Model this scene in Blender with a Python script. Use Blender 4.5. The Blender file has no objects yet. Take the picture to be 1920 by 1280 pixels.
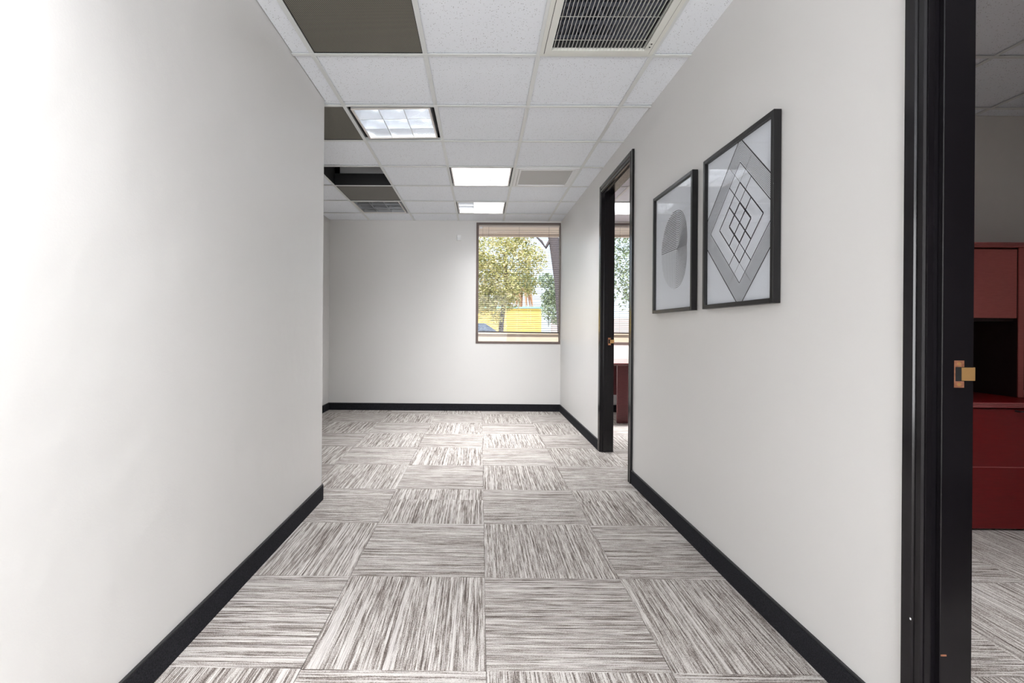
import bpy, bmesh, math, random
from mathutils import Vector, Matrix
random.seed(7)
scene = bpy.context.scene
C = scene.collection
EYE = 1.118            # camera height
CEIL = 2.595           # underside of the ceiling grid
# ------------------------------------------------------------------ camera
cam_d = bpy.data.cameras.new('camera')
cam = bpy.data.objects.new('camera', cam_d); C.objects.link(cam)
cam_d.sensor_width = 36.0; cam_d.sensor_fit = 'HORIZONTAL'
cam_d.lens = 923.86 * 36.0 / 1920.0
cam_d.shift_x = (960 - 894.586) / 1920.0
cam_d.shift_y = (616.907 - 640) / 1920.0
cam_d.clip_start = 0.02; cam_d.clip_end = 500
cam.matrix_world = (Matrix.Translation((0, 0, EYE)) @ Matrix.Rotation(0.00685, 4, 'Z')
                    @ Matrix.Rotation(math.pi/2, 4, 'X') @ Matrix.Rotation(0.00726, 4, 'Z'))
scene.camera = cam
# ------------------------------------------------------------------ world, sun, exposure
w = bpy.data.worlds.new('sky'); scene.world = w; w.use_nodes = True
nt = w.node_tree; nt.nodes.clear()
o_ = nt.nodes.new('ShaderNodeOutputWorld'); b_ = nt.nodes.new('ShaderNodeBackground')
tc = nt.nodes.new('ShaderNodeTexCoord'); sp = nt.nodes.new('ShaderNodeSeparateXYZ')
cr = nt.nodes.new('ShaderNodeValToRGB')
cr.color_ramp.elements[0].position = 0.0; cr.color_ramp.elements[0].color = (0.84, 0.93, 1.0, 1)
cr.color_ramp.elements[1].position = 0.8; cr.color_ramp.elements[1].color = (0.42, 0.64, 0.98, 1)
nt.links.new(tc.outputs['Generated'], sp.inputs[0]); nt.links.new(sp.outputs[2], cr.inputs[0])
nt.links.new(cr.outputs[0], b_.inputs[0]); b_.inputs[1].default_value = 1.7
nt.links.new(b_.outputs[0], o_.inputs[0])
sun_d = bpy.data.lights.new('sun', 'SUN'); sun_d.energy = 7.5; sun_d.angle = 0.01; sun_d.color = (1, 0.95, 0.86)
sun = bpy.data.objects.new('sun', sun_d); C.objects.link(sun)
sun.rotation_euler = (math.radians(30), 0, math.radians(-28))
scene.view_settings.view_transform = 'Standard'
scene.view_settings.look = 'None'
scene.view_settings.exposure = 0.12
scene.view_settings.gamma = 1.0
scene.view_settings.use_curve_mapping = False
# light levels (watts)
P_HALL = 21.0      # one lamp row of the unseen troffers placed behind the camera for their light
P_FAR = 31.0        # lamp rows of the lit troffers near the window
P_DIM = 1.6        # the crooked, half-dead troffer
P_BACK = 150.0      # added fill light at the unseen back end of the hallway
P_SIDE = 21.0      # added fill light at the right wall, behind the camera
P_OFF1 = 17.0       # unseen troffer added in the near office
P_OFF2 = 40.0      # troffer added to brighten the far office

# ------------------------------------------------------------------ helpers
class MB:
    def __init__(s): s.bm = bmesh.new()
    def box(s, x0, x1, y0, y1, z0, z1, bev=0.0, seg=1):
        t = bmesh.new()
        bmesh.ops.create_cube(t, size=1.0)
        for v in t.verts:
            v.co = Vector(((x0+x1)/2 + v.co.x*(x1-x0), (y0+y1)/2 + v.co.y*(y1-y0), (z0+z1)/2 + v.co.z*(z1-z0)))
        if bev > 0: bmesh.ops.bevel(t, geom=list(t.edges), offset=bev, segments=seg, affect='EDGES', profile=0.5)
        s.join(t); return s
    def join(s, t):
        me = bpy.data.meshes.new('tmp'); t.to_mesh(me); t.free(); s.bm.from_mesh(me); bpy.data.meshes.remove(me)
    def quad(s, pts):
        s.bm.faces.new([s.bm.verts.new(p) for p in pts]); return s
    def prism(s, pts, axis, a0, a1):
        """closed profile pts (2D) extruded along axis ('X','Y','Z') from a0 to a1"""
        def P(p, a):
            return {'X': (a, p[0], p[1]), 'Y': (p[0], a, p[1]), 'Z': (p[0], p[1], a)}[axis]
        lo = [s.bm.verts.new(P(p, a0)) for p in pts]; hi = [s.bm.verts.new(P(p, a1)) for p in pts]
        n = len(pts)
        for i in range(n): s.bm.faces.new([lo[i], lo[(i+1) % n], hi[(i+1) % n], hi[i]])
        s.bm.faces.new(lo[::-1]); s.bm.faces.new(hi); return s
    def poly(s, pts, z0, z1): return s.prism(pts, 'Z', z0, z1)
    def tube(s, pts, radii, n=10):
        rings = []
        for i, p in enumerate(pts):
            p = Vector(p); a = Vector(pts[max(i-1, 0)]); b = Vector(pts[min(i+1, len(pts)-1)])
            d = (b-a).normalized(); u = d.orthogonal().normalized() if i == 0 else (pu - d*pu.dot(d)).normalized()
            pu = u; v = d.cross(u); r = radii[i] if isinstance(radii, (list, tuple)) else radii
            rings.append([s.bm.verts.new(p + (u*math.cos(2*math.pi*k/n) + v*math.sin(2*math.pi*k/n))*r) for k in range(n)])
        for a, b in zip(rings, rings[1:]):
            for k in range(n): s.bm.faces.new([a[k], a[(k+1) % n], b[(k+1) % n], b[k]])
        s.bm.faces.new(rings[0][::-1]); s.bm.faces.new(rings[-1]); return s
    def mesh(s, name, mat, smooth=False):
        bmesh.ops.recalc_face_normals(s.bm, faces=list(s.bm.faces))
        me = bpy.data.meshes.new(name); s.bm.to_mesh(me); s.bm.free()
        if mat: me.materials.append(mat)
        if smooth:
            for p in me.polygons: p.use_smooth = True
        return me
    def build(s, name, mat, parent=None, smooth=False, origin=True, flip=False):
        me = s.mesh(name, mat, smooth)
        o = bpy.data.objects.new(name, me); C.objects.link(o)
        pw = Vector(parent_world(parent)) if parent else Vector((0, 0, 0))
        if origin and len(me.vertices):
            xs = [v.co for v in me.vertices]
            c = Vector(((min(v.x for v in xs)+max(v.x for v in xs))/2, (min(v.y for v in xs)+max(v.y for v in xs))/2, min(v.z for v in xs)))
            me.transform(Matrix.Translation(-c)); o.location = c - pw
        else: o.location = -pw
        if parent: o.parent = parent
        return o
def parent_world(p):
    v = Vector((0, 0, 0))
    while p is not None: v += p.location; p = p.parent
    return v
def place(name, me, loc, parent=None, rz=0):
    o = bpy.data.objects.new(name, me); C.objects.link(o)
    o.location = Vector(loc) - (parent_world(parent) if parent else Vector((0, 0, 0)))
    o.rotation_euler.z = rz
    if parent: o.parent = parent
    return o
def thing(name, label, cat, loc, group=None):
    o = bpy.data.objects.new(name, None); C.objects.link(o); o.location = loc; o.empty_display_size = .1
    o['label'] = label; o['category'] = cat
    if group: o['group'] = group
    return o
def tag(o, label, cat, group=None):
    o['label'] = label; o['category'] = cat
    if group: o['group'] = group
    return o
def struct(o, label=None, cat=None):
    o['kind'] = 'structure'
    if label: o['label'] = label
    if cat: o['category'] = cat
    return o

# ------------------------------------------------------------------ materials
def mat(name, col, rough=0.6, metal=0.0, spec=0.5, coat=0.0, build=None):
    m = bpy.data.materials.new(name); m.use_nodes = True
    n = m.node_tree.nodes; b = n['Principled BSDF']
    b.inputs['Base Color'].default_value = (*col, 1); b.inputs['Roughness'].default_value = rough
    b.inputs['Metallic'].default_value = metal; b.inputs['Specular IOR Level'].default_value = spec
    b.inputs['Coat Weight'].default_value = coat; b.inputs['Coat Roughness'].default_value = 0.08
    if build: build(m.node_tree, b)
    return m
def N(t, typ, **kw):
    n = t.nodes.new('ShaderNode' + typ)
    for k, v in kw.items(): setattr(n, k, v)
    return n
def noise(t, vec, scale, detail=2, rough=.5):
    n = N(t, 'TexNoise'); n.inputs['Scale'].default_value = scale; n.inputs['Detail'].default_value = detail
    n.inputs['Roughness'].default_value = rough
    if vec is not None: t.links.new(vec, n.inputs['Vector'])
    return n
def objco(t, scale=(1, 1, 1), rand=False):
    tcn = N(t, 'TexCoord'); mp = N(t, 'Mapping'); mp.inputs['Scale'].default_value = scale
    t.links.new(tcn.outputs['Object'], mp.inputs['Vector'])
    if rand:
        oi = N(t, 'ObjectInfo'); mu = N(t, 'Math', operation='MULTIPLY'); mu.inputs[1].default_value = 37.0
        t.links.new(oi.outputs['Random'], mu.inputs[0]); cb = N(t, 'CombineXYZ')
        for k in range(3): t.links.new(mu.outputs[0], cb.inputs[k])
        t.links.new(cb.outputs[0], mp.inputs['Location'])
    return mp.outputs[0]
def geoco(t, scale=(1, 1, 1)):
    g = N(t, 'NewGeometry'); mp = N(t, 'Mapping'); mp.inputs['Scale'].default_value = scale
    t.links.new(g.outputs['Position'], mp.inputs['Vector']); return mp.outputs[0]
def bump(t, b, h, strength, dist):
    bp = N(t, 'Bump'); bp.inputs['Strength'].default_value = strength; bp.inputs['Distance'].default_value = dist
    t.links.new(h, bp.inputs['Height']); t.links.new(bp.outputs[0], b.inputs['Normal']); return bp
def ramp(t, fac, stops):
    r = N(t, 'ValToRGB'); e = r.color_ramp.elements
    e[0].position, e[0].color = stops[0][0], (*stops[0][1], 1); e[1].position, e[1].color = stops[1][0], (*stops[1][1], 1)
    for p, c in stops[2:]:
        x = e.new(p); x.color = (*c, 1)
    t.links.new(fac, r.inputs[0]); return r
def wall_nodes(amp, dist=.004):
    def f(t, b):
        g = geoco(t); n1 = noise(t, g, 140, 2, .6); n2 = noise(t, g, 3.2, 3, .55); n3 = noise(t, geoco(t, (1, 1, .45)), 1.1, 2, .5)
        m1 = N(t, 'Math', operation='MULTIPLY_ADD'); t.links.new(n2.outputs[0], m1.inputs[0]); m1.inputs[1].default_value = amp
        m2 = N(t, 'Math', operation='MULTIPLY'); t.links.new(n1.outputs[0], m2.inputs[0]); m2.inputs[1].default_value = .12
        t.links.new(m2.outputs[0], m1.inputs[2])
        bump(t, b, m1.outputs[0], .35, dist)
    return f
M = {}
WALLC = (0.67, 0.66, 0.645)
M['wall'] = mat('wall_paint', WALLC, .42, spec=.35, build=wall_nodes(1.2))
M['wall_plaster'] = mat('wall_plaster_paint', WALLC, .38, spec=.4, build=wall_nodes(2.6, .008))
M['wall_office'] = mat('office_wall_paint', (0.66, 0.63, 0.60), .55, spec=.3, build=wall_nodes(1.0))
def carpet(t, b):
    c = objco(t, (1, 1, 1), True)
    # ribs run along local X: fine lines across Y
    s1 = N(t, 'Mapping'); s1.inputs['Scale'].default_value = (11, 460, 1); t.links.new(c, s1.inputs[0]); n1 = noise(t, s1.outputs[0], 1, 2, .65)
    s2 = N(t, 'Mapping'); s2.inputs['Scale'].default_value = (2.6, 140, 1); t.links.new(c, s2.inputs[0]); n2 = noise(t, s2.outputs[0], 1, 2, .6)
    n3 = noise(t, c, 330, 1, .5)
    s4 = N(t, 'Mapping'); s4.inputs['Scale'].default_value = (.5, 62, 1); t.links.new(c, s4.inputs[0]); n4 = noise(t, s4.outputs[0], 1, 1, .5)
    a = N(t, 'Math', operation='MULTIPLY_ADD'); a.inputs[1].default_value = .62; t.links.new(n1.outputs[0], a.inputs[0])
    a2 = N(t, 'Math', operation='MULTIPLY_ADD'); a2.inputs[1].default_value = .52; t.links.new(n2.outputs[0], a2.inputs[0])
    a3 = N(t, 'Math', operation='MULTIPLY'); a3.inputs[1].default_value = .30; t.links.new(n3.outputs[0], a3.inputs[0])
    t.links.new(a3.outputs[0], a2.inputs[2]); t.links.new(a2.outputs[0], a.inputs[2])
    r = ramp(t, a.outputs[0], [(.60, (.085, .070, .062)), (.84, (.61, .585, .56)), (.69, (.24, .208, .19)), (.765, (.46, .43, .405))])
    r2 = ramp(t, n4.outputs[0], [(.60, (0, 0, 0)), (.68, (1, 1, 1))])
    mx = N(t, 'MixRGB'); mx.inputs[2].default_value = (.60, .57, .55, 1); t.links.new(r.outputs[0], mx.inputs[1])
    mm = N(t, 'Math', operation='MULTIPLY'); mm.inputs[1].default_value = .65; t.links.new(r2.outputs[0], mm.inputs[0]); t.links.new(mm.outputs[0], mx.inputs[0])
    t.links.new(mx.outputs[0], b.inputs['Base Color'])
    bump(t, b, a.outputs[0], .5, .003)
M['carpet'] = mat('carpet_ribbed', (.5, .46, .43), .95, spec=.1, build=carpet)
M['subfloor'] = mat('carpet_backing', (.13, .115, .105), .95, spec=.05)
def ctile(t, b):
    c = objco(t, (1, 1, 1), True)
    v = N(t, 'TexVoronoi'); v.inputs['Scale'].default_value = 135; t.links.new(c, v.inputs['Vector'])
    sz = N(t, 'SeparateColor'); t.links.new(v.outputs['Color'], sz.inputs[0])
    th = N(t, 'MapRange'); th.inputs[1].default_value = .40; th.inputs[2].default_value = 1; th.inputs[3].default_value = 0.0; th.inputs[4].default_value = .36
    t.links.new(sz.outputs[0], th.inputs[0])
    n = noise(t, c, 420, 2, .6)
    ad = N(t, 'Math', operation='MULTIPLY_ADD'); ad.inputs[1].default_value = .35; t.links.new(n.outputs[0], ad.inputs[0]); t.links.new(v.outputs['Distance'], ad.inputs[2])
    ls = N(t, 'Math', operation='SUBTRACT'); t.links.new(ad.outputs[0], ls.inputs[0]); t.links.new(th.outputs[0], ls.inputs[1])
    r = ramp(t, ls.outputs[0], [(.10, (.42, .42, .43)), (.19, (.85, .88, .925))])
    t.links.new(r.outputs[0], b.inputs['Base Color']); bump(t, b, r.outputs[0], .5, .002)
M['ceiling_tile'] = mat('fissured_tile', (.86, .86, .87), .9, spec=.15, build=ctile)
M['tee'] = mat('ceiling_tee_paint', (.70, .72, .715), .35, spec=.5)
M['deck'] = mat('plenum_deck', (.05, .05, .05), .9)
M['black_gloss'] = mat('black_gloss_paint', (.005, .0042, .0055), .2, spec=.35, coat=.1)
M['black_seam'] = mat('black_seam', (.002, .002, .002), .8)
def fuzz(t, b):
    n = noise(t, geoco(t), 260, 2, .7); r = ramp(t, n.outputs[0], [(.35, (.004, .004, .0055)), (.72, (.032, .032, .038))])
    t.links.new(r.outputs[0], b.inputs['Base Color']); bump(t, b, n.outputs[0], .8, .003)
M['base_carpet'] = mat('black_carpet_base', (.01, .01, .012), .95, spec=.15, build=fuzz)
M['base_edge'] = mat('baseboard_edge', (.012, .012, .014), .5)
def perf(t, b):
    c = objco(t); mp = N(t, 'Mapping'); mp.inputs['Rotation'].default_value = (0, 0, math.radians(45)); mp.inputs['Scale'].default_value = (150, 150, 150)
    t.links.new(c, mp.inputs[0]); fr = N(t, 'VectorMath', operation='FRACTION'); t.links.new(mp.outputs[0], fr.inputs[0])
    sb = N(t, 'VectorMath', operation='SUBTRACT'); sb.inputs[1].default_value = (.5, .5, 0); t.links.new(fr.outputs[0], sb.inputs[0])
    ml = N(t, 'VectorMath', operation='MULTIPLY'); ml.inputs[1].default_value = (1, 1, 0); t.links.new(sb.outputs[0], ml.inputs[0])
    ln = N(t, 'VectorMath', operation='LENGTH'); t.links.new(ml.outputs[0], ln.inputs[0])
    r = ramp(t, ln.outputs['Value'], [(.33, (.022, .02, .014)), (.40, (.21, .20, .165))])
    t.links.new(r.outputs[0], b.inputs['Base Color'])
M['perforated'] = mat('perforated_olive_metal', (.1, .095, .08), .55, spec=.3, build=perf)
M['perf_grey'] = mat('perforated_grey_metal', (.50, .50, .49), .5, spec=.4)
M['panel_grey'] = mat('taupe_panel', (.145, .137, .122), .6)
M['grille'] = mat('grille_enamel', (.745, .75, .70), .3, spec=.5)
def pleat(t, b):
    c = objco(t); wv = N(t, 'TexWave'); wv.inputs['Scale'].default_value = 17; t.links.new(c, wv.inputs[0])
    r = ramp(t, wv.outputs[0], [(0, (.006, .0065, .01)), (1, (.17, .18, .215))]); t.links.new(r.outputs[0], b.inputs['Base Color'])
M['filter'] = mat('air_filter', (.08, .085, .1), .9, build=pleat)
M['filter_card'] = mat('filter_frame_card', (.10, .11, .14), .8)
M['black_metal'] = mat('black_metal', (.012, .012, .013), .6)
M['aluminium'] = mat('louver_aluminium', (.80, .82, .85), .22, metal=.85)
M['troffer'] = mat('troffer_enamel', (.78, .79, .80), .3)
M['trim_pink'] = mat('troffer_trim', (.72, .68, .64), .35)
def emis(name, col, s):
    m = bpy.data.materials.new(name); m.use_nodes = True; b = m.node_tree.nodes['Principled BSDF']
    b.inputs['Base Color'].default_value = (.8, .8, .8, 1); b.inputs['Emission Color'].default_value = (*col, 1); b.inputs['Emission Strength'].default_value = s
    return m
M['tube_on'] = emis('lamp_tube_lit', (1, .98, .95), 14.0)
M['tube_dim'] = emis('lamp_tube_dim', (.93, .97, 1), 3.5)
M['tube_off'] = mat('lamp_tube_dark', (.7, .71, .72), .3)
M['louver_dark'] = mat('louver_unlit', (.30, .31, .32), .35, metal=.6)  # darker louver copy; the unlit fixture's shade put into the colour
M['duct'] = mat('duct_grey', (.85, .86, .88), .6)
M['bronze'] = mat('bronze_aluminium', (.12, .088, .078), .5, spec=.3)
M['slat'] = mat('blind_slat', (.075, .058, .05), .5, spec=.3)
M['rail'] = mat('blind_rail', (.045, .036, .032), .4)
M['headrail'] = mat('blind_headrail', (.62, .55, .50), .35)
M['cord'] = mat('blind_cord', (.10, .085, .075), .7)
def glass(name, tint, ior=1.5):
    m = bpy.data.materials.new(name); m.use_nodes = True; t = m.node_tree; t.nodes.clear()
    o = N(t, 'OutputMaterial'); tr = N(t, 'BsdfTransparent'); tr.inputs[0].default_value = (*tint, 1)
    gl = N(t, 'BsdfGlossy'); gl.inputs['Roughness'].default_value = 0.0; fr = N(t, 'Fresnel'); fr.inputs[0].default_value = ior
    mx = N(t, 'MixShader'); g = N(t, 'NewGeometry'); iv = N(t, 'Math', operation='SUBTRACT'); iv.inputs[0].default_value = 1; t.links.new(g.outputs['Backfacing'], iv.inputs[1])
    ml = N(t, 'Math', operation='MULTIPLY'); t.links.new(iv.outputs[0], ml.inputs[0]); t.links.new(fr.outputs[0], ml.inputs[1]); t.links.new(ml.outputs[0], mx.inputs[0]); t.links.new(tr.outputs[0], mx.inputs[1]); t.links.new(gl.outputs[0], mx.inputs[2])
    t.links.new(mx.outputs[0], o.inputs[0]); return m
M['glass'] = glass('window_glass', (.97, .98, .98), 1.3)
M['pic_glass'] = glass('picture_glass', (.97, .975, .98), 1.55)
M['paper'] = mat('art_paper', (.76, .78, .82), .7)
M['ink'] = mat('art_ink', (.035, .03, .035), .8)
M['ink_grey'] = mat('art_ink_grey', (.42, .43, .44), .8)
M['pic_frame'] = mat('picture_frame_black', (.008, .0075, .008), .3, spec=.3)
M['white_plastic'] = mat('white_plastic', (.85, .85, .85), .4)
def copper(t, b):
    n = noise(t, objco(t), 80, 2, .6); r = ramp(t, n.outputs[0], [(.3, (.35, .13, .07)), (.7, (.62, .30, .18))]); t.links.new(r.outputs[0], b.inputs['Base Color'])
M['copper'] = mat('bronze_strike', (.5, .22, .13), .35, metal=.6, build=copper)
M['brass'] = mat('brass_lip', (.62, .36, .14), .35, metal=.7)
def cherry(c0, c1):
    def f(t, b):
        n = noise(t, geoco(t, (3, 3, 26)), 6, 3, .6); r = ramp(t, n.outputs[0], [(.3, c0), (.7, c1)]); t.links.new(r.outputs[0], b.inputs['Base Color'])
    return f
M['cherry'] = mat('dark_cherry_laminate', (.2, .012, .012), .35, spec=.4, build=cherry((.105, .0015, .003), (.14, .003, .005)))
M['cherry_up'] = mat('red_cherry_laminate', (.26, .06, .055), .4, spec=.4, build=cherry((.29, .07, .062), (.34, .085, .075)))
M['cherry_light'] = mat('cherry_edge', (.36, .10, .10), .3)
M['cherry_shade'] = mat('cherry_shaded_inside', (.012, .003, .003), .5)  # near-black lining; the cubby's shade is put into the colour
M['maroon'] = mat('maroon_laminate', (.115, .028, .03), .4, build=cherry((.10, .024, .027), (.14, .036, .038)))
M['maroon_top'] = mat('maroon_gloss_top', (.16, .06, .06), .12, spec=.6, coat=.5)
M['handle'] = mat('handle_dark', (.05, .05, .055), .3, metal=.6)
M['ground'] = mat('pale_paving', (.56, .50, .44), .9)
M['stucco'] = mat('cream_stucco', (.72, .58, .46), .9)
M['soffit'] = mat('soffit_paint', (.82, .70, .60), .8)
M['yellow'] = mat('yellow_render', (1.0, .66, .17), .8)
M['block'] = mat('pinkish_block', (.52, .44, .42), .9)
M['roof_teal'] = mat('teal_coping', (.30, .62, .55), .6)
M['bark'] = mat('grey_bark', (.12, .10, .105), .95, build=lambda t, b: bump(t, b, noise(t, geoco(t, (4, 4, 1)), 5, 2, .5).outputs[0], .5, .02))
M['car'] = mat('blue_grey_car', (.10, .14, .22), .3)
def leafmat(name, cs):
    def f(t, b):
        g = N(t, 'NewGeometry'); n = noise(t, geoco(t), 2.6, 2, .6)
        ad = N(t, 'Math', operation='MULTIPLY_ADD'); ad.inputs[1].default_value = .55; t.links.new(g.outputs['Random Per Island'], ad.inputs[0])
        mu = N(t, 'Math', operation='MULTIPLY'); mu.inputs[1].default_value = .5; t.links.new(n.outputs[0], mu.inputs[0]); t.links.new(mu.outputs[0], ad.inputs[2])
        r = ramp(t, ad.outputs[0], [(.15, cs[0]), (.85, cs[-1])] + [(.15+.7*(k+1)/(len(cs)-1), cs[k+1]) for k in range(len(cs)-2)])
        t.links.new(r.outputs[0], b.inputs['Base Color'])
        b.inputs['Transmission Weight'].default_value = 0
    return mat(name, cs[1], .6, spec=.3, build=f)
M['leaf'] = leafmat('olive_leaves', [(.16, .17, .06), (.45, .45, .16), (.72, .66, .34), (.88, .76, .52)])
M['leaf2'] = leafmat('grey_green_leaves', [(.12, .17, .12), (.28, .34, .20), (.42, .46, .30)])
M['frond'] = mat('dry_palm_frond', (.55, .30, .17), .8)

# ------------------------------------------------------------------ plan
def XR(y): return 1.137 - .0061*y           # the hallway's right wall, a hair out of parallel
XL, YC, XA, YF = -1.030, 3.225, -2.078, 6.745
TH = .105                                    # wall thickness on the right
TOP = 3.05
YB = -3.2
# floor: base slab + carpet tiles
floor = MB().box(-2.6, 4.6, YB-.2, YF+.12, -.12, -.005).build('floor', M['subfloor']); struct(floor, 'grey beige carpet tile floor', 'floor')
FS = .608; FX, FY = .02695, 1.6134
def inside(regs, x0, x1, y0, y1):
    out = []
    for (a, b, c, d) in regs:
        X0, X1, Y0, Y1 = max(a, x0), min(b, x1), max(c, y0), min(d, y1)
        if X1-X0 > .012 and Y1-Y0 > .012: out.append((X0, X1, Y0, Y1))
    return out
# carpet regions are the room outlines; the hallway ones run through the doorways to the middle of the wall
fregs = [(XL, 1.16, YB, YC), (XA, 1.16, YC, YF), (1.16, 4.4, -1.2, 3.45), (1.16, 4.4, 3.45, YF)]
gap = .0006
full = MB().box(-FS/2+gap, FS/2-gap, -FS/2+gap, FS/2-gap, -.005, 0, .0012).mesh('carpet_tile', M['carpet'])
for i in range(-4, 8):
    for j in range(-8, 9):
        x0, y0 = FX+i*FS, FY+j*FS
        cx, cy = x0+FS/2, y0+FS/2; rz = 0 if (i+j) % 2 == 0 else math.pi/2
        for (X0, X1, Y0, Y1) in inside(fregs, x0, x0+FS, y0, y0+FS):
            if X0 >= 1.159 and Y1 < 1.0: continue
            if X1-X0 > FS-1e-4 and Y1-Y0 > FS-1e-4: me = full
            else:
                a, b, c, d = X0-cx, X1-cx, Y0-cy, Y1-cy
                if rz: a, b, c, d = c, d, -b, -a
                me = MB().box(a+gap, b-gap, c+gap, d-gap, -.005, 0).mesh('carpet_tile', M['carpet'])
            place('carpet_tile', me, (cx, cy, 0), floor, rz)

# walls
def wallbox(name, x0, x1, y0, y1, z0=0, z1=TOP, m='wall', bev=0, **k):
    return struct(MB().box(x0, x1, y0, y1, z0, z1, bev, 3).build(name, M[m]), **k)
wl = MB(); r_ = .018; prof = [(XL, YB), (XL, YC-r_)] + [(XL-r_+r_*math.cos(a*math.pi/12), YC-r_+r_*math.sin(a*math.pi/12)) for a in range(1, 7)] + [(-2.25, YC), (-2.25, YC-.2), (XL-.3, YC-.2), (XL-.3, YB)]
wl.poly(prof, 0, TOP); o = wl.build('wall_left', M['wall_plaster']); struct(o)
wallbox('wall_alcove', XA-.12, XA, YC+.001, YF)
wallbox('wall_back_left', XL-.3, XL, YB-.12, YB-.001)
WZ0, WZ1 = .921, 2.577; WX0, WX1 = -.066, 1.09
# far wall with the window openings (one mesh built round them)
fw = MB(); O2 = (1.40, 3.4)
Y0f, Y1f = YF, YF+.12
fw.box(XA-.12, WX0, Y0f, Y1f, 0, TOP); fw.box(WX0, XR(YF)+TH+.1, Y0f, Y1f, 0, WZ0); fw.box(WX0, O2[1], Y0f, Y1f, WZ1, TOP)
fw.box(WX1, O2[0], Y0f, Y1f, WZ0, WZ1); fw.box(XR(YF)+TH+.1, O2[1], Y0f, Y1f, 0, WZ0); fw.box(O2[1], 4.5, Y0f, Y1f, 0, TOP)
struct(fw.build('wall_far', M['wall']))
# right wall: skewed boxes with two doorways
def rwall(mb, y0, y1, z0, z1):
    mb.poly([(XR(y0), y0), (XR(y1), y1), (XR(y1)+TH, y1), (XR(y0)+TH, y0)], z0, z1)
D1 = (.34, 1.255); D2 = (3.655, 4.535); DH = 2.385
rw = MB(); rwall(rw, YB, D1[0], 0, TOP); rwall(rw, D1[0], D1[1], DH, TOP); rwall(rw, D1[1], D2[0], 0, TOP); rwall(rw, D2[0], D2[1], DH, TOP); rwall(rw, D2[1], YF, 0, TOP)
struct(rw.build('wall_right', M['wall'], smooth=False))
wallbox('wall_office_divider', XR(3.4)+TH, 4.4, 3.402, 3.50, m='wall_office')
wallbox('wall_office_right', 4.4, 4.5, -1.3, YF, m='wall_office')
wallbox('wall_office_back', 1.26, 4.4, -1.3, -1.2, m='wall_office')
# unseen back of the hallway, with a wide opening made for the added fill light
bw = MB(); bw.box(XL-.01, XR(YB)+.1, YB-.12, YB, 0, .25); bw.box(XL, XR(YB)+.1, YB-.12, YB, 2.35, TOP)
bw.box(XL, -.8, YB-.12, YB, .25, 2.35); bw.box(.9, XR(YB)+.1, YB-.12, YB, .25, 2.35); struct(bw.build('wall_back', M['wall']))
bl = bpy.data.lights.new('back_fill_light', 'AREA'); bl.shape = 'RECTANGLE'; bl.size = 1.7; bl.size_y = 2.1; bl.energy = P_BACK; bl.color = (.99, .99, 1)  # added fill light, no window known here; tilted up to brighten the ceiling
blo = bpy.data.objects.new('back_fill_light', bl); C.objects.link(blo); blo.location = (.05, YB-.06, 1.3); blo.rotation_euler = (math.pi/2+math.radians(14), 0, 0)
sl = bpy.data.lights.new('side_fill_light', 'AREA'); sl.shape = 'RECTANGLE'; sl.size = 1.5; sl.size_y = 1.7; sl.energy = P_SIDE; sl.color = (.985, .99, 1)  # added fill light to brighten the left wall; no window here
slo = bpy.data.objects.new('side_fill_light', sl); C.objects.link(slo); slo.location = (XR(-1.2)-.02, -1.2, 1.25); slo.rotation_euler = (math.pi/2, 0, math.pi/2)

# ------------------------------------------------------------------ ceiling: grid, tiles, plenum
GX, GY, GS = -.3083, 2.6597, .61
ceiling = MB().box(-2.6, 4.6, YB-.2, YF+.12, TOP, TOP+.12).build('ceiling', M['deck']); struct(ceiling, 'white drop ceiling of fissured tiles in a metal grid', 'ceiling')
cregs = [(XL, 1.135, YB, YC), (XA, 1.118, YC, YF), (1.235, 4.4, -1.2, 3.402), (1.22, 4.4, 3.50, YF)]
fixt = {(-1, -1), (1, -1), (-2, 1), (-1, 1), (-2, 3), (-2, 4), (-2, 5), (0, 3), (0, 5), (1, 3), (-1, -4), (0, -8), (4, -3), (3, 5), (4, 2)}
# region 0/1 column lines are as fitted; fixtures only in full cells
tgap = .004; TZ = CEIL+.008
ctfull = MB().box(-GS/2+tgap, GS/2-tgap, -GS/2+tgap, GS/2-tgap, 0, .015).mesh('ceiling_tile', M['ceiling_tile'])
for i in range(-4, 9):
    for j in range(-10, 8):
        x0, y0 = GX+i*GS, GY+j*GS; cx, cy = x0+GS/2, y0+GS/2
        if (i, j) in fixt: continue
        if i == 8: continue
        for (X0, X1, Y0, Y1) in inside(cregs, x0, x0+GS, y0, y0+GS):
            if X1-X0 > GS-1e-4 and Y1-Y0 > GS-1e-4: me = ctfull
            else: me = MB().box(X0-cx+tgap, X1-cx-tgap, Y0-cy+tgap, Y1-cy-tgap, 0, .015).mesh('ceiling_tile', M['ceiling_tile'])
            place('ceiling_tile', me, (cx, cy, TZ), ceiling)
tw = .0125
for i in range(-3, 8):
    x = GX+i*GS
    for (a, b, c, d) in cregs:
        if a+.01 < x < b-.01: MB().box(x-tw, x+tw, c, d, CEIL, CEIL+.003).box(x-.0012, x+.0012, c, d, CEIL+.003, CEIL+.035).build('ceiling_tee', M['tee'], ceiling)
for j in range(-9, 8):
    y = GY+j*GS
    for (a, b, c, d) in cregs:
        if c+.01 < y < d-.01: MB().box(a, b, y-tw, y+tw, CEIL-.0006, CEIL+.0024).box(a, b, y-.0012, y+.0012, CEIL+.003, CEIL+.03).build('ceiling_tee', M['tee'], ceiling)
# wall angle along the perimeter of the visible rooms
ang = .02
def cell(i, j): return GX+i*GS+GS/2, GY+j*GS+GS/2

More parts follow.
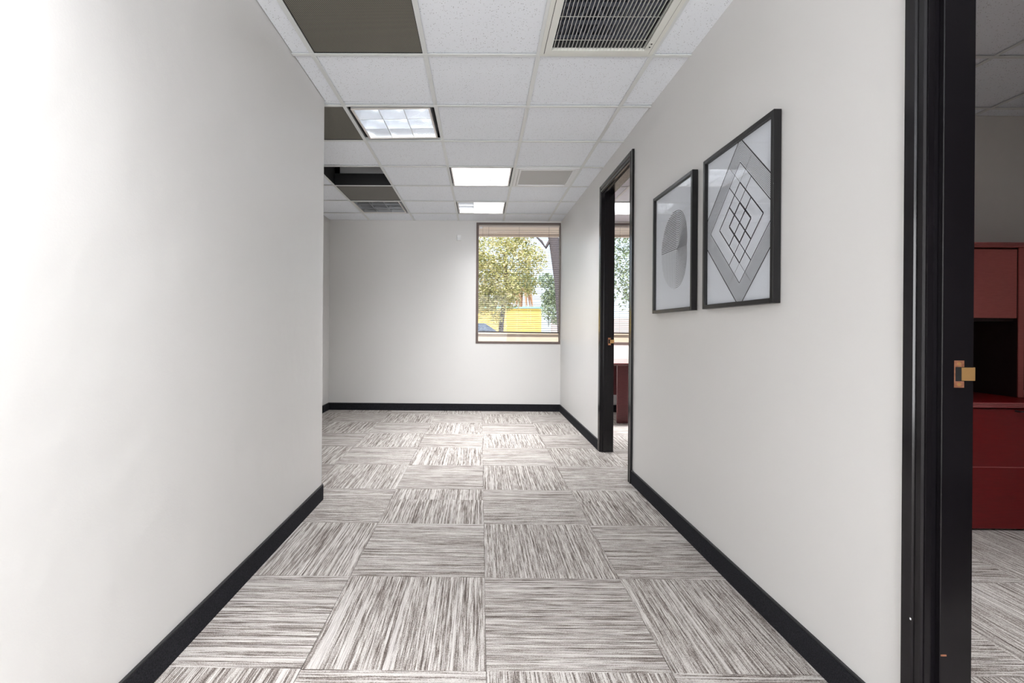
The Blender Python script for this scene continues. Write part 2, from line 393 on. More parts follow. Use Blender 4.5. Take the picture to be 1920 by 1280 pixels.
# troffers
def troffer(i, j, label, watts=(10, 10, 10), tube=('tube_on',)*3, size=.57, rz=0.0, drop=0.0, tilt=(0, 0), group='recessed louvered ceiling lights', louver='aluminium', dx=0, dy=0, lh=.085, spread=115):
    cx, cy = cell(i, j)
    t = thing('ceiling_light', label, 'ceiling light', (cx+dx, cy+dy, CEIL-drop), group)
    h = size/2; z = CEIL-drop; X, Y = cx+dx, cy+dy; H = .15
    hb = MB(); hb.box(X-h, X-h+.006, Y-h, Y+h, z+.004, z+H); hb.box(X+h-.006, X+h, Y-h, Y+h, z+.004, z+H)
    hb.box(X-h, X+h, Y-h, Y-h+.006, z+.004, z+H); hb.box(X-h, X+h, Y+h-.006, Y+h, z+.004, z+H); hb.box(X-h, X+h, Y-h, Y+h, z+H, z+H+.006)
    hb.build('housing', M['troffer'], t)
    tr = MB(); q = .012
    for s in ((X-h, X-h+q, Y-h, Y+h), (X+h-q, X+h, Y-h, Y+h), (X-h+q, X+h-q, Y-h, Y-h+q), (X-h+q, X+h-q, Y+h-q, Y+h)): tr.box(*s, z, z+.01)
    tr.build('trim_frame', M['trim_pink'], t)
    L = h-q; lz0, lz1 = z+.006, z+lh
    for k in range(4):      # blades along Y and X (the outer ones line the frame)
        p = -L + 2*L*k/3
        for ax in 'YX':
            wb, wt = .003, .012
            if k == 0: pr = [(p, lz0), (p+wb, lz0), (p+wt+.01, lz1), (p, lz1)]
            elif k == 3: pr = [(p-wb, lz0), (p, lz0), (p, lz1), (p-wt-.01, lz1)]
            else: pr = [(p-wb, lz0), (p+wb, lz0), (p+wt, lz1), (p-wt, lz1)]
            c0 = X if ax == 'Y' else Y; c1 = Y if ax == 'Y' else X
            MB().prism([(c0+u, v) for u, v in pr], ax, c1-L, c1+L).build('louver_blade', M[louver], t)
    for k in range(3):
        p = X - L + 2*L*(k+.5)/3
        MB().tube([(p, Y-L+.01, z+.115), (p, Y+L-.01, z+.115)], .013, 12).build('lamp_tube', M[tube[k]], t, smooth=True)
        if watts[k]:
            ld = bpy.data.lights.new('lamp_light', 'AREA'); ld.shape = 'RECTANGLE'; ld.size = .15; ld.size_y = 2*L-.03; ld.energy = watts[k]; ld.spread = math.radians(spread); ld.color = (.985, .99, 1)
            lo = bpy.data.objects.new('lamp_light', ld); C.objects.link(lo); lo.parent = t; lo.location = (p-X-dx*0, 0, .142)
    t.rotation_euler = (tilt[0], tilt[1], rz)
    return t
troffer(-1, -4, 'unseen lit louvered ceiling light behind the viewer', (P_HALL,)*3)  # unseen troffer placed to light the left wall
troffer(0, -8, 'added unseen louvered ceiling light at the back of the hallway', (P_HALL*.6,)*3)  # unseen troffer added for more light from behind the camera
troffer(0, 3, 'fully lit louvered ceiling light, beside the white framed grille', (P_FAR,)*3, size=.565, spread=135)
troffer(0, 5, 'lit louvered ceiling light with its left third dark, nearest the window', (0, P_FAR*.45, P_FAR*.45), ('tube_off', 'tube_on', 'tube_on'), size=.565)
troffer(-1, 1, 'crooked louvered ceiling light glowing dimly in a gap, beside the left wall corner', (P_DIM,)*3, ('tube_dim',)*3, size=.535, rz=-.014, tilt=(.012, -.012), dx=.0, dy=-.004, lh=.10, spread=62)
troffer(-2, 5, 'unlit dark louvered ceiling light at the far left', (0, 0, 0), ('tube_off',)*3, size=.555, rz=-.01, dx=-.012, louver='louver_dark')
troffer(4, -3, 'added office ceiling light out of view', (P_OFF1,)*3)  # unseen troffer added to light the near office
troffer(3, 5, 'added ceiling light in the far office', (P_OFF2,)*3)  # troffer added to brighten the room beyond the far doorway

# perforated return panels
def perf_panel(i, j, label, m='perforated'):
    cx, cy = cell(i, j); h = GS/2-.006
    t = thing('ceiling_return_panel', label, 'ceiling panel', (cx, cy, CEIL+.004), 'perforated metal return air panels')
    MB().box(cx-h, cx+h, cy-h, cy+h, CEIL+.006, CEIL+.009).build('perforated_sheet', M[m], t)
    e = MB()
    for s in ((cx-h, cx-h+.01, cy-h, cy+h), (cx+h-.01, cx+h, cy-h, cy+h), (cx-h+.01, cx+h-.01, cy-h, cy-h+.01), (cx-h+.01, cx+h-.01, cy+h-.01, cy+h)): e.box(*s, CEIL+.004, CEIL+.03)
    e.build('edge_frame', M['black_metal'], t)
    return t
perf_panel(-1, -1, 'large olive perforated metal panel in the ceiling nearest the viewer')
perf_panel(-2, 1, 'olive perforated metal panel beside the crooked ceiling light')
perf_panel(-2, 4, 'plain taupe metal ceiling panel between the open hole and the unlit light', 'panel_grey')

# return grille with filter, nearest the viewer
cx, cy = cell(1, -1)
t = thing('return_grille', 'beige metal return air grille with long blades over a dark filter', 'air vent', (cx, cy, CEIL))
h = GS/2-.010; z = CEIL-.004
def ring(mb, h0, h1, z0, z1, cx=cx, cy=cy, bev=0):
    for s in ((cx-h0, cx-h1, cy-h0, cy+h0), (cx+h1, cx+h0, cy-h0, cy+h0), (cx-h1, cx+h1, cy-h0, cy-h1), (cx-h1, cx+h1, cy+h1, cy+h0)): mb.box(*s, z0, z1, bev)
    return mb
ring(MB(), h+.006, h-.016, z, z+.012).build('outer_frame', M['grille'], t)
ring(MB(), h-.018, h-.052, z-.003, z+.012).build('hinged_frame', M['grille'], t)
ring(MB(), h-.0155, h-.0185, z-.001, z+.004).build('seam', M['black_seam'], t)
nb = 26; q = h-.052
bl_me = MB().prism([(-.0012, 0), (.0012, 0), (.0052, .018), (.0028, .018)], 'Y', -q, q).mesh('blade', M['grille'])
for k in range(nb): place('blade', bl_me, (cx-q+2*q*(k+.5)/nb, cy, z-.002), t)
for y in (cy+.19, cy, cy-.19): MB().tube([(cx-q, y, z+.021), (cx+q, y, z+.021)], .0016, 6).build('cross_rod', M['grille'], t)
MB().box(cx-h, cx+h, cy-h, cy+h, z+.055, z+.075).build('air_filter', M['filter'], t)
fc = MB()
for k in range(3):
    for s in (-1, 1):
        for m_ in range(2):
            a = Vector((cx-q+2*q*k/3, cy+q-.04-m_*.26 if s > 0 else cy+q-.30-m_*.26, 0)); b = Vector((cx-q+2*q*(k+1)/3, cy+q-.30-m_*.26 if s > 0 else cy+q-.04-m_*.26, 0))
            n = (b-a).normalized().cross(Vector((0, 0, 1)))*.008
            fc.prism([(p.x, p.y) for p in (a-n, a+n, b+n, b-n)], 'Z', z+.045, z+.05)
for y in (cy+q-.045, cy+q-.165, cy+q-.30): fc.box(cx-q, cx+q, y-.012, y+.012, z+.04, z+.046)
fc.build('filter_bracing', M['filter_card'], t)
ring(MB(), h-.05, h-.056, z+.012, z+.06).build('throat', M['deck'], t)
for k in range(2): MB().tube([(cx+h-.034, cy+h-.085-.028*k, z-.0045), (cx+h-.034, cy+h-.085-.028*k, z+.001)], .0045, 10).build('latch_screw', M['black_metal'], t)
# supply grille
cx, cy = cell(1, 3)
t = thing('supply_grille', 'white framed ceiling grille with a grey perforated face, beside the lit light', 'air vent', (cx, cy, CEIL))
h = GS/2-.014; z = CEIL-.006
ring(MB(), h, h-.030, z, z+.012, cx, cy).build('outer_frame', M['troffer'], t)
ring(MB(), h-.033, h-.052, z-.003, z+.012, cx, cy).build('inner_frame', M['troffer'], t)
MB().box(cx-h+.052, cx+h-.052, cy-h+.052, cy+h-.052, z+.006, z+.009).build('perforated_face', M['perf_grey'], t)
MB().prism([(cy+h+.001, CEIL-.0015), (cy+h+.012, CEIL-.0015), (cy+h+.012, CEIL+.001), (cy+h+.001, CEIL+.001)], 'X', cx-.15, cx+h).build('shadow_gap', M['black_seam'], t)
ring(MB(), h-.029, h-.034, z+.004, z+.013, cx, cy).build('seam', M['panel_grey'], t)
# open cell: black sheet metal box, with a grey duct above
cx, cy = cell(-2, 3)
t = thing('open_ceiling_box', 'open black sheet metal box where a ceiling tile is missing', 'ceiling box', (cx, cy, CEIL+.004))
h = GS/2-.004
b_ = MB(); b_.box(cx-h, cx-h+.004, cy-h, cy+h, CEIL+.004, CEIL+.30); b_.box(cx+h-.004, cx+h, cy-h, cy+h, CEIL+.004, CEIL+.30); b_.box(cx-h, cx+h, cy+h-.004, cy+h, CEIL+.004, CEIL+.125)
b_.build('side_panels', M['black_metal'], t)
d_ = MB().box(cx-.26, cx+.6, cy+.34, cy+.72, CEIL+.135, CEIL+.42, .01).build('air_duct', M['duct']); tag(d_, 'pale grey duct seen through the open ceiling box', 'duct')
dl = bpy.data.lights.new('plenum_work_light', 'POINT')
bpy.data.lights.remove(dl)

# ------------------------------------------------------------------ baseboards
BH, BT = .098, .012
def basebox(name, prof, label):
    o = MB().poly(prof, 0, BH-.006).build(name, M['base_carpet']); struct(o, label, 'baseboard'); return o
def base_strip(name, p, q, nrm, label):
    p, q, n = Vector(p), Vector(q), Vector(nrm)*BT
    o = basebox(name, [tuple(p), tuple(q), tuple(q+n), tuple(p+n)], label)
    MB().poly([tuple(p), tuple(q), tuple(q+n*.8), tuple(p+n*.8)], BH-.006, BH).build('top_edge', M['base_edge'], o)
bb = MB(); pr_in = [(XL, YB)] + [(XL, YC-r_)] + [(XL-r_+r_*math.cos(a*math.pi/12), YC-r_+r_*math.sin(a*math.pi/12)) for a in range(1, 7)] + [(XA, YC)]
R2 = r_+BT
pr_out = [(XL+BT, YB), (XL+BT, YC-r_)] + [(XL-r_+R2*math.cos(a*math.pi/12), YC-r_+R2*math.sin(a*math.pi/12)) for a in range(1, 7)] + [(XA, YC+BT)]
bb.poly(pr_in + pr_out[::-1], 0, BH-.006); o = bb.build('baseboard_left', M['base_carpet']); struct(o, 'black carpet baseboard wrapping the left wall corner', 'baseboard')
MB().poly(pr_in + [(x-.002, y) for x, y in pr_out[::-1]], BH-.006, BH).build('top_edge', M['base_edge'], o)
base_strip('baseboard_alcove', (XA, YC+BT), (XA, YF-BT), (1, 0), 'black baseboard on the recessed left wall')
base_strip('baseboard_far', (XA, YF), (XR(YF), YF), (0, -1), 'black baseboard under the far wall with the window')
base_strip('baseboard_right', (XR(1.32), 1.325), (XR(3.6), 3.598), (-1, 0), 'black baseboard on the right wall between the two doorways')
base_strip('baseboard_right_far', (XR(4.585), 4.592), (XR(YF), YF-BT), (-1, 0), 'black baseboard on the right wall beyond the far doorway')
base_strip('baseboard_office', (XR(YF)+TH, YF), (4.4, YF), (0, -1), 'black baseboard in the far office')

# ------------------------------------------------------------------ doorways (black metal frames)
def door_frame(name, ya, yb, label, far_face_stop):
    e = thing(name, label, 'door frame', (XR(yb)+TH/2, yb, 0)); e['kind'] = 'structure'
    FW, FT = .056, .012      # face width, how far the face stands proud
    XO = XR(yb)-FT           # hallway side of the frame
    XI = XR(yb)+TH-.004+.012
    def face(yo, yi, z1):    # yo = outer edge, yi = opening edge
        s = 1 if yo > yi else -1
        x = XR(yb)
        prof = [(x+.004, yo), (x-FT, yo), (x-FT, yo-s*.030), (x-FT+.005, yo-s*.033), (x-FT+.005, yo-s*.041), (x-FT, yo-s*.044), (x-FT, yi+s*.004), (x-FT+.004, yi), (x+.004, yi)]
        return prof
    for (yo, yi, nm) in ((yb+FW, yb-.004, 'far_casing'), (ya-FW, ya+.004, 'near_casing')):
        MB().poly(face(yo, yi, 0), 0, DH+FW).build('casing', M['black_gloss'], e)
    # head casing
    x = XR(yb)
    MB().prism([(x+.004, DH+FW), (x-FT, DH+FW), (x-FT, DH+FW-.03), (x-FT+.005, DH+FW-.033), (x-FT+.005, DH+FW-.041), (x-FT, DH+FW-.044), (x-FT, DH-.004), (x+.004, DH-.004)], 'Y', ya-.004, yb+.004).build('head_casing', M['black_gloss'], e)
    # jambs with stop
    xs0, xs1 = XR(yb)+.019, XR(yb)+.050
    xe = XR(yb)+TH-.002
    for (yj, s) in ((yb, -1), (ya, 1)):
        MB().box(XR(yb)-.006, xe+.006, min(yj, yj+s*.008), max(yj, yj+s*.008), 0, DH-.004).build('jamb', M['black_gloss'], e)
        y1, y2 = yj+s*.008, yj+s*.022
        MB().box(xs0, xs1, min(y1, y2), max(y1, y2), 0, DH-.02, .0015).build('door_stop', M['black_gloss'], e)
        MB().box(xe-.004, xe+.014, min(yj-s*.05, yj+s*.001), max(yj-s*.05, yj+s*.001), 0, DH+.05).build('rear_casing', M['black_gloss'], e)
    MB().box(XR(yb)-.006, xe+.006, ya, yb, DH-.012, DH-.004).build('head_jamb', M['black_gloss'], e)
    MB().box(xs0, xs1, ya+.02, yb-.02, DH-.026, DH-.012).build('head_stop', M['black_gloss'], e)
    MB().box(xe-.004, xe+.014, ya-.05, yb+.05, DH-.002, DH+.05).build('head_rear_casing', M['black_gloss'], e)
    # strike plate on the far jamb, in the rebate towards the office
    yj = yb-.008; zc = 1.014
    sx0, sx1 = xs1+.011, xs1+.036
    pl = MB(); pl.box(sx0, sx1, yj-.0015, yj, zc+.018, zc+.034); pl.box(sx0, sx1, yj-.0015, yj, zc-.034, zc-.018); pl.box(sx0, sx0+.003, yj-.0015, yj, zc-.018, zc+.018)
    sp_ = pl.build('strike_plate', M['copper'], e)
    MB().box(sx0+.003, sx1-.006, yj-.0008, yj, zc-.018, zc+.018).build('latch_hole', M['black_seam'], sp_)
    lp = MB().prism([(sx1-.006, yj-.0015), (sx1, yj-.0015), (xe+.010, yj-.002), (xe+.016, yj+.006), (xe+.014, yj+.007), (xe+.009, yj), (sx1-.006, yj)], 'Z', zc-.0165, zc+.0165)
    lp.build('strike_lip', M['brass'], sp_)
    for dz in (-.026, .026): MB().tube([(sx0+.012, yj-.0025, zc+dz), (sx0+.012, yj, zc+dz)], .0042, 10).build('screw', M['brass'], sp_)
    return e
e1 = door_frame('door_1', D1[0], D1[1], 'glossy black metal door frame at the right edge, bronze strike plate, into the red furniture office', True)
e2 = door_frame('door_2', D2[0], D2[1], 'glossy black metal door frame far along the right wall, into the office with blinds', True)
# chips in the black paint of the near frame
MB().box(XR(1.25)+.0205, XR(1.25)+.034, 1.2318, 1.2332, .314, .318).build('paint_chip', M['copper'], e1)
MB().box(XR(1.25)-.0125, XR(1.25)-.0118, 1.280, 1.284, .375, .380).build('paint_chip', M['white_plastic'], e1)

# ------------------------------------------------------------------ windows and blinds
def window(name, x0, x1, label, mull=()):
    e = thing(name, label, 'window', ((x0+x1)/2, YF+.06, WZ0)); e['kind'] = 'structure'
    f = MB(); fwid = .034; y0, y1 = YF-.004, YF+.10
    f.box(x0, x0+fwid, y0, y1, WZ0, WZ1); f.box(x1-.010, x1, y0, y1, WZ0, WZ1); f.box(x0+fwid, x1-.01, y0, y1, WZ0, WZ0+.030); f.box(x0+fwid, x1-.01, y0, y1, WZ1-.018, WZ1)
    for m_ in mull: f.box(m_-.02, m_+.02, y0+.03, y1, WZ0, WZ1)
    f.build('window_frame', M['bronze'], e)
    MB().box(x0+.02, x1-.005, YF+.085, YF+.089, WZ0+.01, WZ1-.01).build('glass_pane', M['glass'], e)
    return e
window('window_1', WX0, WX1, 'bronze framed window in the far wall')
window('window_2', O2[0], O2[1], 'bronze framed window of the far office', (2.4,))
def blind(x0, x1, label, rail_z=1.085):
    yb_ = YF+.045
    t = thing('window_blind', label, 'window blind', ((x0+x1)/2, yb_, rail_z), 'bronze mini blinds at the windows')
    MB().box(x0, x1, yb_-.014, yb_+.014, WZ1-.052, WZ1-.030, .002).build('headrail', M['headrail'], t)
    n = 52; ztop = WZ1-.075; pit = (ztop-rail_z-.015)/n
    hw = (x1-x0)/2
    m_ = MB(); pts = []
    for k in range(5):
        a = (k-2)/2; yy = a*.0115; zz = .0022*(1-a*a)
        pts.append((yy, zz))
    up = [(y, zz+.0004) for y, zz in pts]
    m_.prism(pts + up[::-1], 'X', -hw, hw); me = m_.mesh('slat', M['slat'])
    for k in range(n):
        o = place('slat', me, ((x0+x1)/2, yb_, rail_z+.022+pit*k), t); o.rotation_euler.x = math.radians(13)
    # bottom rail, hanging a little lower on the left
    r = MB().box(x0, x1, yb_-.012, yb_+.012, rail_z-.016, rail_z+.004, .003).build('bottom_rail', M['rail'], t); r.rotation_euler.y = .008
    for fx in (.045, .12, .5, .87) if hw < .7 else (.1, .35, .65, .9):
        x = x0+(x1-x0)*fx
        MB().tube([(x, yb_-.0125, rail_z), (x, yb_-.0125, WZ1-.05)], .0011, 5).build('ladder_cord', M['cord'], t)
    x = x0+(x1-x0)*.87
    MB().tube([(x, yb_-.022, 1.16), (x, yb_-.022, 1.37)], .004, 8).build('cord_tassel', M['rail'], t)
    MB().box(x0+.005, x0+.045, yb_-.018, yb_-.013, WZ1-.075, WZ1-.052).build('mounting_clip', M['white_plastic'], t)
    return t
blind(WX0+.038, WX1-.014, 'open bronze mini blind in the window of the far wall')
blind(O2[0]+.04, 2.375, 'bronze mini blind seen through the far doorway, above the maroon table')
blind(2.425, O2[1]-.02, 'bronze mini blind further right in the far office window')

# motion sensor
t = thing('motion_sensor', 'small white motion sensor on the far wall left of the window', 'sensor', (-.303, YF-.02, 2.325))
MB().box(-.331, -.275, YF-.034, YF-.002, 2.325, 2.405, .008, 3).build('sensor_body', M['white_plastic'], t, smooth=False)
MB().box(-.323, -.283, YF-.037, YF-.033, 2.333, 2.365, .002).build('sensor_lens', M['troffer'], t)

# ------------------------------------------------------------------ pictures
def clip(p, q, y0, y1, z0, z1, circ=None):
    """clip segment to rect; returns None when outside"""
    t0, t1 = 0.0, 1.0; dx, dz = q[0]-p[0], q[1]-p[1]
    for pp, qq in ((-dx, p[0]-y0), (dx, y1-p[0]), (-dz, p[1]-z0), (dz, z1-p[1])):
        if abs(pp) < 1e-9:
            if qq < 0: return None
        else:
            r = qq/pp
            if pp < 0: t0 = max(t0, r)
            else: t1 = min(t1, r)
    if t0 >= t1: return None
    return (p[0]+dx*t0, p[1]+dz*t0), (p[0]+dx*t1, p[1]+dz*t1)
def strip(mb, p, q, wd, x):
    d = Vector((q[0]-p[0], q[1]-p[1]));
    if d.length < 1e-6: return
    n = Vector((-d.y, d.x)).normalized()*wd/2
    pts = [(p[0]-n.x, p[1]-n.y), (p[0]+n.x, p[1]+n.y), (q[0]+n.x, q[1]+n.y), (q[0]-n.x, q[1]-n.y)]
    mb.quad([(x, a, b) for a, b in pts])
def picture(y0, y1, z0, z1, label, draw):
    yc = (y0+y1)/2; xw = XR(yc)-.001
    t = thing('framed_picture', label, 'picture', (xw, yc, z0))
    FD, FWd = .030, .020
    xf = xw-FD
    for (a, b, c, d, nm) in ((y0, y0+FWd, z0, z1, 'frame_side'), (y1-FWd, y1, z0, z1, 'frame_side'), (y0+FWd, y1-FWd, z0, z0+FWd, 'frame_rail'), (y0+FWd, y1-FWd, z1-FWd, z1, 'frame_rail')):
        MB().box(xf, xw, a, b, c, d, .0015).build(nm, M['pic_frame'], t)
    xp = xw-.014
    MB().box(xp, xw-.006, y0+.01, y1-.01, z0+.01, z1-.01).build('art_paper', M['paper'], t)
    iy0, iy1, iz0, iz1 = y0+FWd, y1-FWd, z0+FWd, z1-FWd
    ink, grey = MB(), MB()
    draw(ink, grey, xp-.0006, iy0, iy1, iz0, iz1)
    ink.build('printed_lines', M['ink'], t)
    if len(grey.bm.faces): grey.build('printed_grey_lines', M['ink_grey'], t)
    else: grey.bm.free()
    MB().box(xp-.0055, xp-.0040, iy0-.004, iy1+.004, iz0-.004, iz1+.004).build('glass_sheet', M['pic_glass'], t)
    return t
def art_diamond(ink, grey, x, a, b, c, d):
    yc, zc = 2.121, 1.583; ux, uz = .0885, .0865
    def L(p, q, w_):
        r = clip((yc+p[0]*ux, zc+p[1]*uz), (yc+q[0]*ux, zc+q[1]*uz), a, b, c, d)
        if r: strip(ink, r[0], r[1], w_, x)
    def dia(k, w_):
        v = [(0, k), (k, 0), (0, -k), (-k, 0)]
        for i in range(4): L(v[i], v[(i+1) % 4], w_)
    dia(1, .0085); dia(2, .0060); dia(3, .0042); dia(4.18, .0062)
    for k in range(11): dia(3.13+k*.092, .0016)
    # the sides run on past the top and bottom corners, fading outwards
    for sx in (-1, 1):
        for sy in (-1, 1):
            L((0, 0), (sx, sy), .0068); L((0, sy), (sx, 2*sy), .0042); L((0, 2*sy), (sx*.97, 2.97*sy), .0018)
def art_circle(ink, grey, x, a, b, c, d):
    yc, zc, R = 2.797, 1.578, .224
    def path(mb, pts, w_):
        for p, q in zip(pts, pts[1:]):
            m_ = ((p[0]+q[0])/2, (p[1]+q[1])/2)
            if m_[0]**2+m_[1]**2 > R*R: continue
            # local +x is towards the viewer's right = smaller Y
            r = clip((yc-p[0], zc+p[1]), (yc-q[0], zc+q[1]), a, b, c, d)
            if r: strip(mb, r[0], r[1], w_, x)
    n = 22
    def bez(P, k): return [tuple(sum(w*p[i] for w, p in zip(((1-t)**3, 3*t*(1-t)**2, 3*t*t*(1-t), t**3), P)) for i in (0, 1)) for t in [j/k for j in range(k+1)]]
    for k in range(n):
        h = R*(k+.3)/n; wd = .0044
        path(ink, [(-R*u/40, h) for u in range(41)], wd)
        P = [(0, h), (.42*h+.028, h), (.70*h+.012, .42*h), (.62*h+.006, 0)]
        path(ink, bez(P, 26), .0034)
        Q = [(.62*h+.006, 0), (.70*h+.012, -.42*h), (.42*h+.02, -h), (0, -h)]
        path(ink, bez(Q, 26), .0026)
        path(grey, [(-h, -R*u/30) for u in range(31)], .0030)
picture(1.853, 2.440, 1.224, 1.952, 'larger looking black framed print of nested diamonds, nearer the viewer', art_diamond)
picture(2.553, 3.135, 1.224, 1.952, 'black framed print of a lined circle, left of the diamond print', art_circle)

# ------------------------------------------------------------------ near office: credenza and hutch
ox = 1.70; oe = 3.75; yf = 2.804; ybk = 3.398
t = thing('credenza', 'dark red cherry file credenza with drawers below the hutch', 'cabinet', ((ox+oe)/2, (yf+ybk)/2, 0))
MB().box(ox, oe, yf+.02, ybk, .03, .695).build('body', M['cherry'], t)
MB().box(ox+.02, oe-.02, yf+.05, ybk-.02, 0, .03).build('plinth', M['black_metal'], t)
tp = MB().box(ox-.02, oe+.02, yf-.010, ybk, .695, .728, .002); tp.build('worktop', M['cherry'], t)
for k in range(3): MB().tube([(ox-.02, yf-.011, .702+k*.0095), (oe+.02, yf-.011, .702+k*.0095)], .0034, 8).build('edge_reed', M['cherry_light'], t, smooth=True)
for (xa, xb) in ((ox+.004, 2.155), (2.161, 3.085), (3.091, oe-.004)):
    for (za, zb) in ((.012, .356), (.362, .690)):
        dr = MB().box(xa, xb, yf, yf+.022, za, zb, .0015).build('drawer', M['cherry'], t)
        MB().tube([(xb-.06 if xb > 3 and xb < 3.2 else xa+.1, yf, zb-.012), (xb-.06 if xb > 3 and xb < 3.2 else xa+.1, yf-.025, zb-.012), (xb+.09 if xb > 3 and xb < 3.2 else xa+.2, yf-.025, zb-.012)], .005, 8).build('drawer_handle', M['handle'], dr) if za > .3 else None
MB().box(ox+.01, oe-.01, yf+.004, yf+.02, .354, .364).build('drawer_gap', M['cherry_light'], t)
hy = 3.0
t = thing('hutch', 'red cherry overhead hutch with flipper door above an open cubby', 'cabinet', ((ox+oe)/2, (hy+ybk)/2, .73))
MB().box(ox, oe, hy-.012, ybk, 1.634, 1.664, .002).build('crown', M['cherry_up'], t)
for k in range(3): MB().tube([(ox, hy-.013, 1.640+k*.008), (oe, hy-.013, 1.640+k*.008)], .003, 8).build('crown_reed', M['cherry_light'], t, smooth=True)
for x in (ox, 2.46, 3.250, oe-.03): (MB().box(x, x+.032, hy+.004, ybk, .73, 1.634).build('upright', M['cherry_shade'], t), MB().box(x, x+.032, hy-.002, hy+.004, .73, 1.634).build('front_stile', M['cherry_up'], t))
MB().box(ox+.03, oe-.03, ybk-.012, ybk, .73, 1.634).build('back_panel', M['cherry_shade'], t)
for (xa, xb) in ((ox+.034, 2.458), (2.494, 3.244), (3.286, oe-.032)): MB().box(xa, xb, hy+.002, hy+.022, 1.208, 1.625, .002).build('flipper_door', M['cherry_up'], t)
MB().box(ox+.03, oe-.03, hy+.03, ybk-.01, 1.19, 1.205).build('shelf', M['cherry_shade'], t)
# ------------------------------------------------------------------ far office: table
t = thing('table', 'maroon laminate table with a panel leg under the office window', 'table', (2.2, 6.1, 0))
MB().box(1.50, 3.2, 5.80, 6.66, .700, .730, .006, 2).build('table_top', M['maroon_top'], t)
MB().box(1.648, 2.10, 5.93, 5.965, 0, .700, .002).build('panel_leg', M['maroon'], t)
MB().box(1.68, 3.1, 6.25, 6.275, .30, .700).build('modesty_panel', M['maroon'], t)
MB().box(2.9, 2.935, 5.95, 6.5, 0, .70).build('panel_leg', M['maroon'], t)

# ------------------------------------------------------------------ outside
g = MB().box(-60, 60, YF+.12, 120, -.25, -.05).build('ground', M['ground']); struct(g, 'pale sunlit paving outside', 'ground')
s_ = MB().box(-6, 9, YF+.12, 8.28, 2.70, 2.80).box(-6, 9, 8.22, 8.30, 2.67, 2.98).build('soffit', M['soffit']); struct(s_, 'beige roof overhang above the window', 'roof overhang')
r_o = MB().box(-6, 9, YB-.5, YF+.5, 3.2, 3.4).build('roof', M['soffit']); struct(r_o)
ex = MB().box(-6, XA-.12, YF, YF+.12, -.1, 3.2).box(4.5, 9, YF, YF+.12, -.1, 3.2).build('wall_exterior', M['stucco']); struct(ex)
gw = thing('low_wall', 'low cream stucco garden wall outside the window', 'wall', (2, 10.1, -.05))
MB().box(-8, 12, 10, 10.2, -.05, 1.02).build('wall_body', M['stucco'], gw); MB().box(-8, 12, 9.97, 10.23, 1.02, 1.05, .005).build('coping', M['stucco'], gw)
yb2 = thing('building', 'bright yellow flat roofed building beyond the trees', 'building', (1.2, 32, -.05))
MB().box(-9, 3.7, 30, 34, -.05, 2.40).build('wall', M['yellow'], yb2); MB().box(-9.1, 3.8, 29.9, 34.1, 2.40, 2.50).build('roof_edge', M['roof_teal'], yb2)
MB().box(-3.6, -.6, 29.95, 30.02, -.05, 1.9).build('garage_door', M['block'], yb2)
pb = MB().box(3.9, 16, 27, 27.3, -.05, 1.75).build('boundary_wall', M['block']); tag(pb, 'pinkish grey block wall right of the yellow building', 'wall')
car = thing('car', 'dark blue grey parked car before the yellow building', 'car', (.2, 24, -.05))
MB().prism([(-1.6, .25), (-1.65, .8), (-.9, .9), (-.3, 1.38), (1.2, 1.40), (1.9, .95), (2.35, .85), (2.4, .3)], 'Y', 23.1, 24.8).build('body', M['car'], car)
for xx in (-.9, 1.5): MB().tube([(xx, 23.05, .28), (xx, 24.85, .28)], .33, 16).build('wheel', M['black_metal'], car)
MB().prism([(-.75, .95), (-.28, 1.30), (1.1, 1.32), (1.6, .98)], 'Y', 23.07, 23.10).build('side_window', M['glass'], car)
car.location.x -= 1.0

def crown(blobs, n, size, m, parent, seed):
    rnd = random.Random(seed); vs, fs = [], []
    tot = sum(r**2 for *_, r in blobs)
    for (bx, by, bz, r) in blobs:
        for _ in range(int(n*r*r/tot)):
            while True:
                p = Vector((rnd.uniform(-1, 1), rnd.uniform(-1, 1), rnd.uniform(-1, 1)))
                if .35 < p.length < 1: break
            p = Vector((bx, by, bz)) + p*r*rnd.choice((1, 1, .85))
            d = Vector((rnd.gauss(0, 1), rnd.gauss(0, 1), rnd.gauss(0, .8))).normalized(); e = d.orthogonal().normalized()
            e = (Matrix.Rotation(rnd.uniform(0, 6.28), 3, d) @ e)
            l = size*rnd.uniform(.7, 1.4); k = len(vs)
            vs += [p, p+d*l*.5+e*l*.22, p+d*l, p+d*l*.5-e*l*.22]; fs.append((k, k+1, k+2, k+3))
    me = bpy.data.meshes.new('crown'); me.from_pydata(vs, [], fs); me.materials.append(m)
    o = bpy.data.objects.new('crown', me); C.objects.link(o); o.location = -parent_world(parent); o.parent = parent; o['kind'] = 'stuff'
    return o
t = thing('tree', 'leaning grey tree trunk at the right side of the window', 'tree', (2.2, 12.0, -.05), None)
MB().tube([(2.12, 12, -.05), (2.01, 12, 1.3), (1.93, 12, 2.24), (1.77, 12, 3.3), (1.60, 12, 4.0), (1.3, 12, 5)], [.17, .15, .135, .125, .12, .10], 14).build('trunk', M['bark'], t, smooth=True)
MB().tube([(1.70, 12, 3.34), (1.57, 12, 3.11), (1.47, 12, 3.26), (1.36, 12, 3.36), (1.2, 12, 3.6)], [.04, .04, .03, .02, .015], 8).build('branch', M['bark'], t, smooth=True)
crown([(1.0, 12.3, 3.75, .55), (.2, 12.2, 3.9, .7), (1.6, 12.4, 4.4, .8), (-.4, 12.4, 4.3, .8), (2.6, 12.3, 4.6, .9)], 5200, .09, M['leaf'], t, 3)
t = thing('tree', 'yellow green leafy tree filling the left of the window', 'tree', (.6, 14.5, -.05))
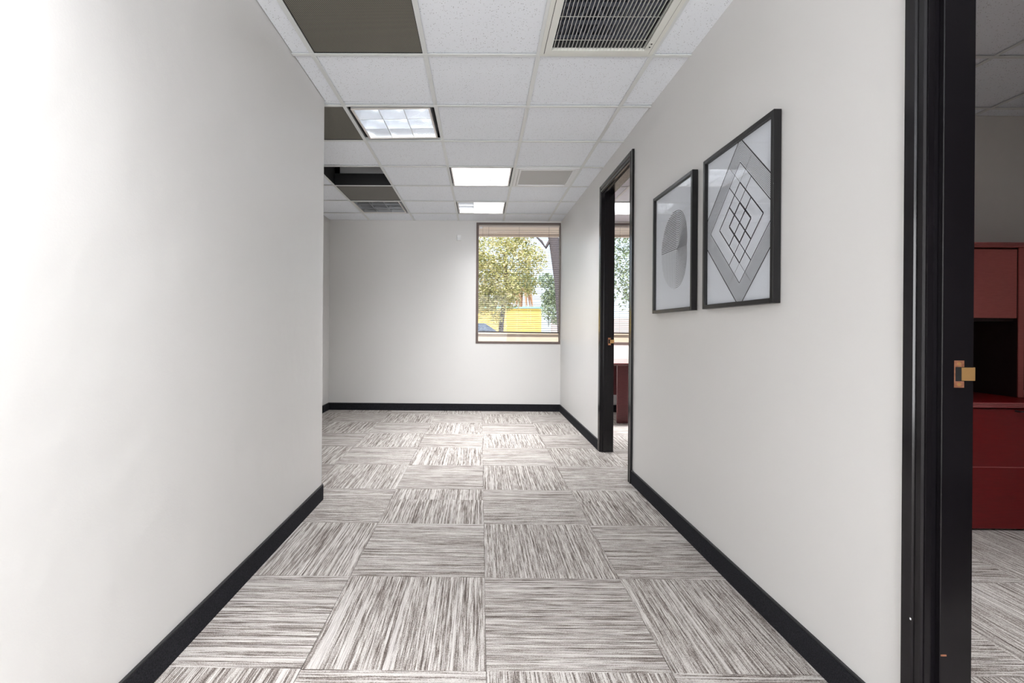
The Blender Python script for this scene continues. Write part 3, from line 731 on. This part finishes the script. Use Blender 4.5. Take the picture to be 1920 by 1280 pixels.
MB().tube([(.55, 14.5, -.05), (.62, 14.5, 1.4), (.75, 14.5, 2.4), (.7, 14.5, 3.4)], [.09, .075, .06, .04], 10).build('trunk', M['bark'], t, smooth=True)
crown([(.45, 14.25, 1.45, .22), (.3, 14.3, 2.1, .45), (.3, 14.5, 3.35, .75), (-.45, 14.6, 3.1, .7), (1.05, 14.4, 3.2, .62), (.6, 14.3, 2.45, .6), (-.3, 14.4, 2.2, .55), (1.35, 14.7, 2.5, .42), (.15, 14.2, 1.95, .4), (.9, 14.5, 1.95, .3), (-1.0, 14.6, 2.6, .7), (1.5, 14.6, 3.2, .5), (.9, 14.5, 3.9, .5), (.1, 14.6, 2.8, .6), (-1.2, 14.6, 2.0, .6), (-.7, 14.6, 1.75, .4), (.1, 14.2, 1.75, .3), (.5, 14.1, 1.85, .35), (.75, 14.2, 2.2, .4), (-.2, 14.1, 1.6, .25)], 17500, .085, M['leaf'], t, 5)
t = thing('tree', 'grey green tree behind the leaning trunk', 'tree', (4.3, 22, -.05))
MB().tube([(4.0, 22, -.05), (4.1, 22, 1.8), (3.9, 22, 3)], [.16, .13, .07], 10).build('trunk', M['bark'], t, smooth=True)
crown([(3.6, 22, 2.8, .75), (4.1, 22, 3.5, .6), (2.9, 22, 3.3, .4), (3.3, 22, 2.0, .65), (4.6, 22, 2.4, .9), (3.0, 22, 2.55, .35)], 8200, .11, M['leaf2'], t, 8)
t = thing('tree', 'grey green tree outside the far office window', 'tree', (5.6, 15, -.05))
MB().tube([(4.9, 15, -.05), (4.8, 15, 1.8), (4.6, 15, 3.2)], [.16, .13, .07], 10).build('trunk', M['bark'], t, smooth=True)
crown([(4.5, 15, 3.0, .7), (4.1, 15, 3.9, .5), (4.9, 15, 2.2, .7), (3.9, 15, 2.3, .35), (5.3, 15, 3.3, .9)], 4200, .10, M['leaf2'], t, 9)
t = thing('palm_tree', 'small palm with a skirt of dry hanging fronds above the yellow roof', 'palm', (2.75, 38, -.05))
MB().tube([(3.0, 38, -.05), (3.05, 38, 2.5), (3.1, 38, 4.2)], [.22, .16, .14], 10).build('trunk', M['frond'], t, smooth=True)
fr_ = MB()
for k in range(14):
    a = k*.449; r = .55+.25*(k % 3)
    fr_.tube([(3.1, 38, 4.3), (3.1+r*math.cos(a), 38+r*math.sin(a), 4.0), (3.1+r*1.25*math.cos(a), 38+r*1.25*math.sin(a), 2.9-.2*(k % 2))], [.05, .10, .02], 5)
fr_.build('hanging_fronds', M['frond'], t)['kind'] = 'stuff'
crown([(3.1, 38, 4.7, 1.0), (2.5, 38, 4.6, .7), (3.7, 38, 4.7, .7)], 1200, .22, M['leaf2'], t, 11)
